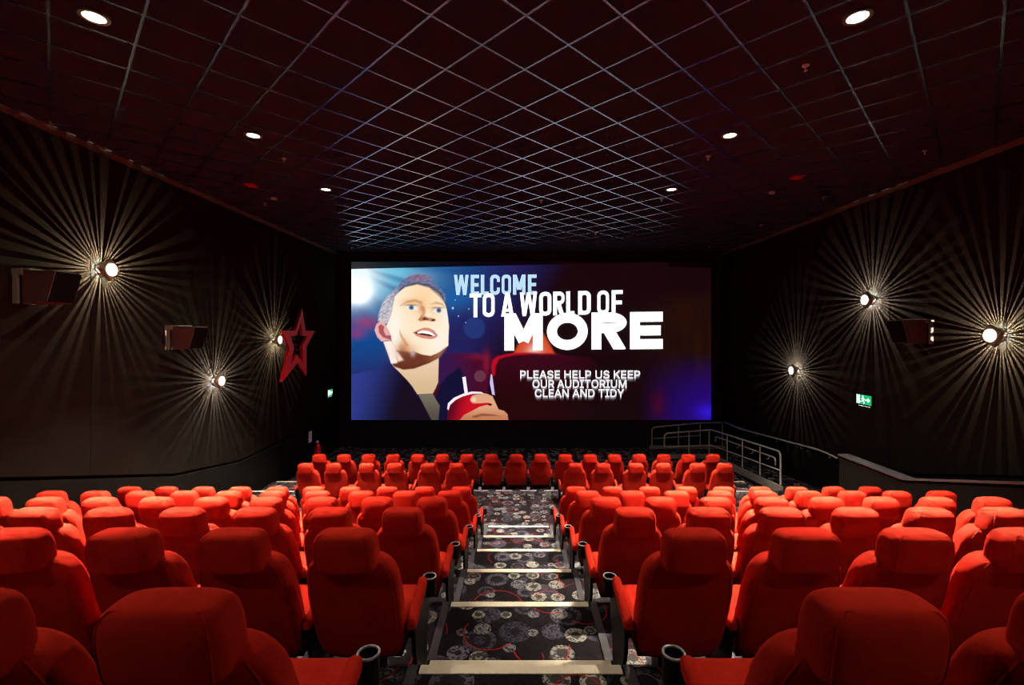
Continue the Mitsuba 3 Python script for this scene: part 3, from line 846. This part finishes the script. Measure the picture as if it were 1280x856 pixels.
# ------------------------------------------------------------------ ceiling lamps
def downlight(x, y, label):
    k = new_key('downlight')
    tag(k, label, 'ceiling light', 'ceiling downlights')
    z = CEIL
    rim = trimesh.creation.annulus(0.085, 0.115, 0.03, sections=28)
    rim.apply_translation((x, y, z - 0.004))
    put('trim_ring', rim, 'lamp_metal', k, smooth=40)
    lens = trimesh.creation.cylinder(0.084, 0.012, sections=28)
    lens.apply_translation((x, y, z - 0.006))
    kk = new_key('lens', k)
    scene[kk] = mikit.ply(lens, mat('screen_black'), emitter={'type': 'area', 'radiance': rgb([9 * c for c in WARM]), 'sampling_weight': 0.05})
    for nm, power, cut, beam in (('_beam', DOWNLIGHT_POWER, 34.0, 3.0), ('_spill', DOWNLIGHT_SPILL, 62.0, 15.0)) if y > 0 else (('_spill', REAR_LIGHT, 70.0, 20.0),):
        scene[k + nm] = {'type': 'spot', 'to_world': T().look_at(origin=[x, y, z - 0.05], target=[x, y, 0], up=[0, 1, 0]), 'intensity': rgb([power * c for c in WARM]),
                         'cutoff_angle': cut, 'beam_width': beam, 'sampling_weight': 2.0}


for x, side in ((-3.76, 'star wall'), (3.02, 'ramp')):
    for y, which in zip((4.12, 6.6, 9.1), ('nearest the camera', 'middle one', 'nearest the screen')):
        downlight(x, y, f'bright round ceiling downlight of the line on the {side} side, {which}')

for x, side in ((-3.76, 'star wall'), (3.02, 'ramp')):
    downlight(x, -0.84, f'dimmed round ceiling downlight over the rear rows on the {side} side')

# sprinklers and small ceiling plates
for i, (x, y, where) in enumerate(((3.03, 4.88, 'between the two nearer downlights on the ramp side'), (6.3, 7.18, 'close to the ramp wall, nearest the camera'), (3.04, 7.4, 'beyond the middle downlight on the ramp side'),
                                   (3.03, 9.76, 'just beyond the farthest downlight on the ramp side'), (6.35, 9.64, 'close to the ramp wall, second from the camera'), (6.35, 12.1, 'close to the ramp wall, third from the camera'),
                                   (6.3, 15.2, 'close to the ramp wall, by the screen corner'), (-3.78, 7.5, 'beyond the middle downlight on the star side'), (-5.5, 10.1, 'close to the star wall'),
                                   (-5.5, 15.4, 'by the screen corner near the star wall'), (0.5, 9.88, 'in the middle of the bright grid'), (2.2, 13.1, 'in the grid above the screen, off the middle'))):
    k = new_key('sprinkler_head')
    tag(k, 'small white sprinkler head on the ceiling ' + where, 'sprinkler', 'ceiling sprinkler heads')
    m = trimesh.creation.cylinder(0.035, 0.012, sections=16)
    m.apply_translation((x, y, CEIL - 0.006))
    put('rosette', m, 'white_paint', k)
    m = cat(trimesh.creation.cylinder(0.009, 0.05, sections=8), trimesh.creation.cylinder(0.018, 0.004, sections=10, transform=trimesh.transformations.translation_matrix((0, 0, -0.027))))
    m.apply_translation((x, y, CEIL - 0.035))
    put('nozzle', m, 'white_paint', k)
for x, y, side in ((-5.1, 8.86, 'star'), (5.07, 8.4, 'ramp')):
    k = put('ceiling_vent', cat(bx(x - .1, x + .1, y - .1, y + .1, CEIL - 0.012, CEIL + 0.005), *[bx(x - .09, x + .09, y - .08 + i * .04, y - .06 + i * .04, CEIL - 0.02, CEIL - 0.011) for i in range(5)]), 'red_paint')
    tag(k, f'small square reddish vent in the ceiling near the {side} wall', 'vent', 'ceiling vents')
for x, y, side in ((-5.1, 9.7, 'star'), (5.1, 9.3, 'ramp')):
    m = trimesh.creation.cylinder(0.06, 0.03, sections=20)
    m.apply_translation((x, y, CEIL - 0.012))
    k = put('smoke_detector', cat(m, trimesh.creation.cylinder(0.035, 0.02, sections=16, transform=trimesh.transformations.translation_matrix((x, y, CEIL - 0.035)))), 'white_paint', smooth=40)
    tag(k, f'small white smoke detector in the ceiling near the {side} wall', 'smoke detector', 'smoke detectors')


# ------------------------------------------------------------------ wall lamps
def wall_lamp(x, s, y, z, roll, label, warm):
    """A square lamp standing off the wall on a plate, a lens in its face; the gap behind it throws rays on the wall. s = +1: the room lies on +x."""
    k = new_key('wall_lamp')
    tag(k, label, 'wall light', 'wall lamps')
    W = np.eye(4)
    X, Y, Z = np.array([s, 0, 0.0]), np.array([0, s, 0.0]), np.array([0, 0, 1.0])
    W[:3, 0], W[:3, 1], W[:3, 2] = Y, Z, X          # local x along the wall, local y up, local z into the room
    W[:3, 3] = (x + s * 0.03, y, z)
    W = W @ rotm(math.radians(45 + roll), [0, 0, 1])

    def add(name, m, material, **kw):
        m.apply_transform(W)
        return put(name, m, material, k, **kw)
    add('wall_plate', cat(bx(-.075, .075, -.075, .075, 0, .012)), 'lamp_metal')
    hood = [bx(-.118, .118, t * .112 - .006, t * .112 + .006, .0952, .120) for t in (-1, 1)] + [bx(t * .112 - .006, t * .112 + .006, -.118, .118, .0952, .120) for t in (-1, 1)]
    add('housing', cat(rounded((-.125, -.125, .114), (.125, .125, .165), 0.02, 2), *hood), 'lamp_dark', smooth=30)
    lens = trimesh.creation.cylinder(0.098, 0.012, sections=32)
    lens.apply_translation((0, 0, 0.167))
    lens.apply_transform(W)
    kk = new_key('lens', k)
    scene[kk] = mikit.ply(lens, mat('screen_black'), emitter={'type': 'area', 'radiance': rgb([5 * c for c in warm]), 'sampling_weight': 0.05})
    n, i = 46, 0
    r = random.Random(int(abs(y * 100)))
    while i < n:
        a = 2 * math.pi * (i + r.uniform(-.25, .25)) / n
        wd = r.uniform(0.0022, 0.0046)
        m = bx(.088, .104, -wd, wd, .008, .1135)
        m.apply_transform(rotm(a, [0, 0, 1]))
        add('fin', m, 'lamp_dark')
        i += 1
    c = W @ np.array([0, 0, 0.1, 1])
    scene[k + '_bulb'] = {'type': 'point', 'position': c[:3].tolist(), 'intensity': rgb([WALL_LAMP_POWER * q for q in (warm[0], warm[1] * .97, warm[2] * .85)]), 'sampling_weight': 4.0}


W2 = (1.0, 0.90, 0.78)
for x, s, y, h, roll, label, warm in ((XL, 1, 7.07, 0.95, 0, 'glowing square wall lamp throwing rays, highest one on the star wall', WARM),
                                      (XL, 1, 9.70, -1.02, 2, 'glowing square wall lamp throwing rays, lowest one on the star wall', W2),
                                      (XL, 1, 12.08, -0.20, 0, 'glowing square wall lamp half hidden behind the tip of the red star', WARM),
                                      (XR, -1, 6.98, -0.05, 17, 'largest glowing wall lamp throwing rays on the ramp wall, nearest the camera', WARM),
                                      (XR, -1, 9.50, 0.66, 0, 'glowing wall lamp throwing rays on the ramp wall, highest one, beside the speaker', W2),
                                      (XR, -1, 12.05, -1.0, 0, 'smallest glowing wall lamp throwing rays on the ramp wall, above the ramp', W2)):
    wall_lamp(x, s, y, EYE + h, roll, label, warm)

# ------------------------------------------------------------------ the star
star_out = [(393, 80), (425, 285), (512, 287), (435, 430), (432, 705), (350, 585), (207, 762), (275, 455), (218, 283), (330, 285)]
star_in = [(378, 212), (397, 332), (440, 335), (395, 430), (403, 590), (347, 510), (285, 600), (318, 440), (285, 335), (345, 330)]


def on_left_wall(p, x=-6.2):
    px, py = 325 + p[0] / 7.44, 375 + p[1] / 7.44
    y = x * FPX / (px - 647)
    return y, EYE - (py - 415) * y / FPX


so, si_ = [on_left_wall(p) for p in star_out], [on_left_wall(p) for p in star_in]
frame_poly = Polygon(so).difference(Polygon(si_))
k = new_key('star_emblem')
tag(k, 'large red open five-pointed star leaning on the black side wall', 'star emblem')
put('frame', extrude_yz(frame_poly, XL + 0.10, XL + 0.18), 'red_paint', k)
for i in (0, 2, 4, 6, 8):
    my, mz = (np.array(so[i]) * 0.62 + np.array(si_[i]) * 0.38)
    put('standoff', bx(XL + 0.03, XL + 0.10, my - 0.02, my + 0.02, mz - 0.02, mz + 0.02), 'black_plastic', k)


# ------------------------------------------------------------------ speakers
def speaker(x, s, y, z, label):
    k = new_key('wall_speaker')
    tag(k, label, 'speaker', 'wall speakers')
    # side outline in (distance from the wall, height)
    body = Polygon([(0.10, 0.20), (0.50, 0.20), (0.53, 0.17), (0.42, -0.20), (0.12, -0.22)])
    m = trimesh.creation.extrude_polygon(body, 0.36, engine='earcut')
    v = m.vertices.copy()
    m.vertices = np.stack([x + s * (v[:, 0] + 0.03), y + v[:, 2] - 0.18, z + v[:, 1]], 1)
    m.fix_normals()
    put('cabinet', m, 'speaker', k)
    grille = Polygon([(0.505, 0.19), (0.537, 0.168), (0.428, -0.195), (0.405, -0.195)])
    m = trimesh.creation.extrude_polygon(grille, 0.33, engine='earcut')
    v = m.vertices.copy()
    m.vertices = np.stack([x + s * (v[:, 0] + 0.034), y + v[:, 2] - 0.165, z + v[:, 1]], 1)
    m.fix_normals()
    put('grille', m, 'gap_black', k)
    put('bracket', cat(bx(*sorted((x + s * 0.03, x + s * 0.055)), y - 0.06, y + 0.06, z - 0.22, z + 0.22), bx(*sorted((x + s * 0.03, x + s * 0.16)), y - 0.205, y - 0.185, z + 0.14, z + 0.225),
                       bx(*sorted((x + s * 0.04, x + s * 0.10)), y - 0.2, y - 0.17, z - 0.22, z + 0.22), bx(*sorted((x + s * 0.09, x + s * 0.25)), y - 0.19, y + 0.19, z + 0.205, z + 0.225)), 'speaker_grey', k)


speaker(XL, 1, 6.02, EYE + 0.58, 'black speaker on a wall bracket beside the highest lamp on the star wall')
speaker(XL, 1, 8.55, EYE - 0.10, 'smaller-looking black speaker on the star wall above the lowest lamp')
speaker(XR, -1, 8.30, EYE + 0.01, 'black speaker on a grey bracket on the ramp wall between two lamps')


# ------------------------------------------------------------------ exit signs
def exit_sign(x, s, y, z, label, mirror):
    k = new_key('exit_sign')
    tag(k, label, 'exit sign', 'lit exit signs')
    x += s * 0.03
    put('case', bx(*sorted((x, x + s * 0.05)), y - 0.23, y + 0.23, z - 0.13, z + 0.12), 'gap_black', k)

    def face(name, poly, off, colr, wgt):
        ms = []
        for q in getattr(poly, 'geoms', [poly]):
            m = trimesh.creation.extrude_polygon(q, 0.003, engine='earcut')
            v = m.vertices.copy()
            m.vertices = np.stack([x + s * (0.05 + off + v[:, 2]), y + v[:, 0] * mirror, z + v[:, 1]], 1)
            ms.append(m)
        kk = new_key(name, k)
        scene[kk] = mikit.ply(cat(*ms), mat('screen_black'), emitter={'type': 'area', 'radiance': rgb(colr), 'sampling_weight': wgt})
    face('green_panel', sbox(-.21, -.10, .21, .10), 0.0, lin(10, 190, 110), 0.3)
    man = union_all([Point(-.02, .062).buffer(.02), Polygon([(-.035, .04), (.0, .04), (.015, -.01), (-.02, -.02)]), LineString([(-.01, -.01), (.02, -.04), (.01, -.085)]).buffer(.009),
                     LineString([(-.01, -.01), (-.045, -.04), (-.085, -.045)]).buffer(.009), LineString([(-.01, .03), (.035, .01)]).buffer(.007), LineString([(-.03, .03), (-.06, .005)]).buffer(.007)])
    door = sbox(-.19, -.09, -.10, .09)
    arrow = union_all([sbox(.05, -.015, .13, .015), Polygon([(.12, .05), (.12, -.05), (.18, 0)])])
    face('pictogram', union_all([man, door, arrow]), 0.004, (1.6, 1.7, 1.6), 0.1)
    kk = new_key('down_strip', k)
    strip = bx(*sorted((x + s * 0.004, x + s * 0.046)), y - 0.15, y + 0.15, z - 0.137, z - 0.130)
    scene[kk] = mikit.ply(strip, mat('screen_black'), emitter={'type': 'area', 'radiance': rgb((2.6, 2.5, 2.4)), 'sampling_weight': 0.5})


exit_sign(XR, -1, 9.68, EYE - 1.41, 'lit green exit sign with white arrow on the ramp wall', -1)
exit_sign(XL, 1, 15.6, EYE - 2.03, 'small lit exit sign on the star wall near the screen', 1)

# ------------------------------------------------------------------ fire extinguisher
k = new_key('fire_extinguisher')
tag(k, 'red fire extinguisher standing by the star wall near the front row', 'fire extinguisher')
FX, FY, FZ0 = XL + 0.20, 14.35, 0.0
prof = np.array([[0, .02], [.075, .02], [.085, .04], [.085, .42], [.075, .47], [.045, .52], [.025, .54], [.025, .57], [0, .57]])
m = trimesh.creation.revolve(prof, sections=24)
m.apply_translation((FX, FY, FZ0 + 0.09))
put('cylinder', m, 'red_paint', k, smooth=40)
put('valve', cat(bx(FX - .02, FX + .02, FY - .03, FY + .03, .66, .70), bx(FX - .012, FX + .012, FY - .12, FY + .02, .71, .725), bx(FX - .012, FX + .012, FY - .10, FY + .02, .68, .69)), 'white_paint', k)
put('hose', tube(fillet([(FX, FY - .03, .68), (FX, FY - .11, .66), (FX, FY - .115, .35)], .05), .012), 'black_plastic', k, smooth=60)
put('stand', cat(bx(FX - .11, FX + .11, FY - .11, FY + .11, 0, .015), bx(FX - .1, FX - .09, FY - .1, FY + .1, 0, .2), bx(FX + .09, FX + .1, FY - .1, FY + .1, 0, .2), bx(FX - .1, FX + .1, FY - .1, FY + .1, .085, .105)), 'lamp_metal', k)
k = put('notice_plate', bx(XL + .045, XL + .055, FY - .28, FY - .08, .72, 1.05), 'pale_metal')
tag(k, 'small pale notice on the star wall above the fire extinguisher', 'notice')
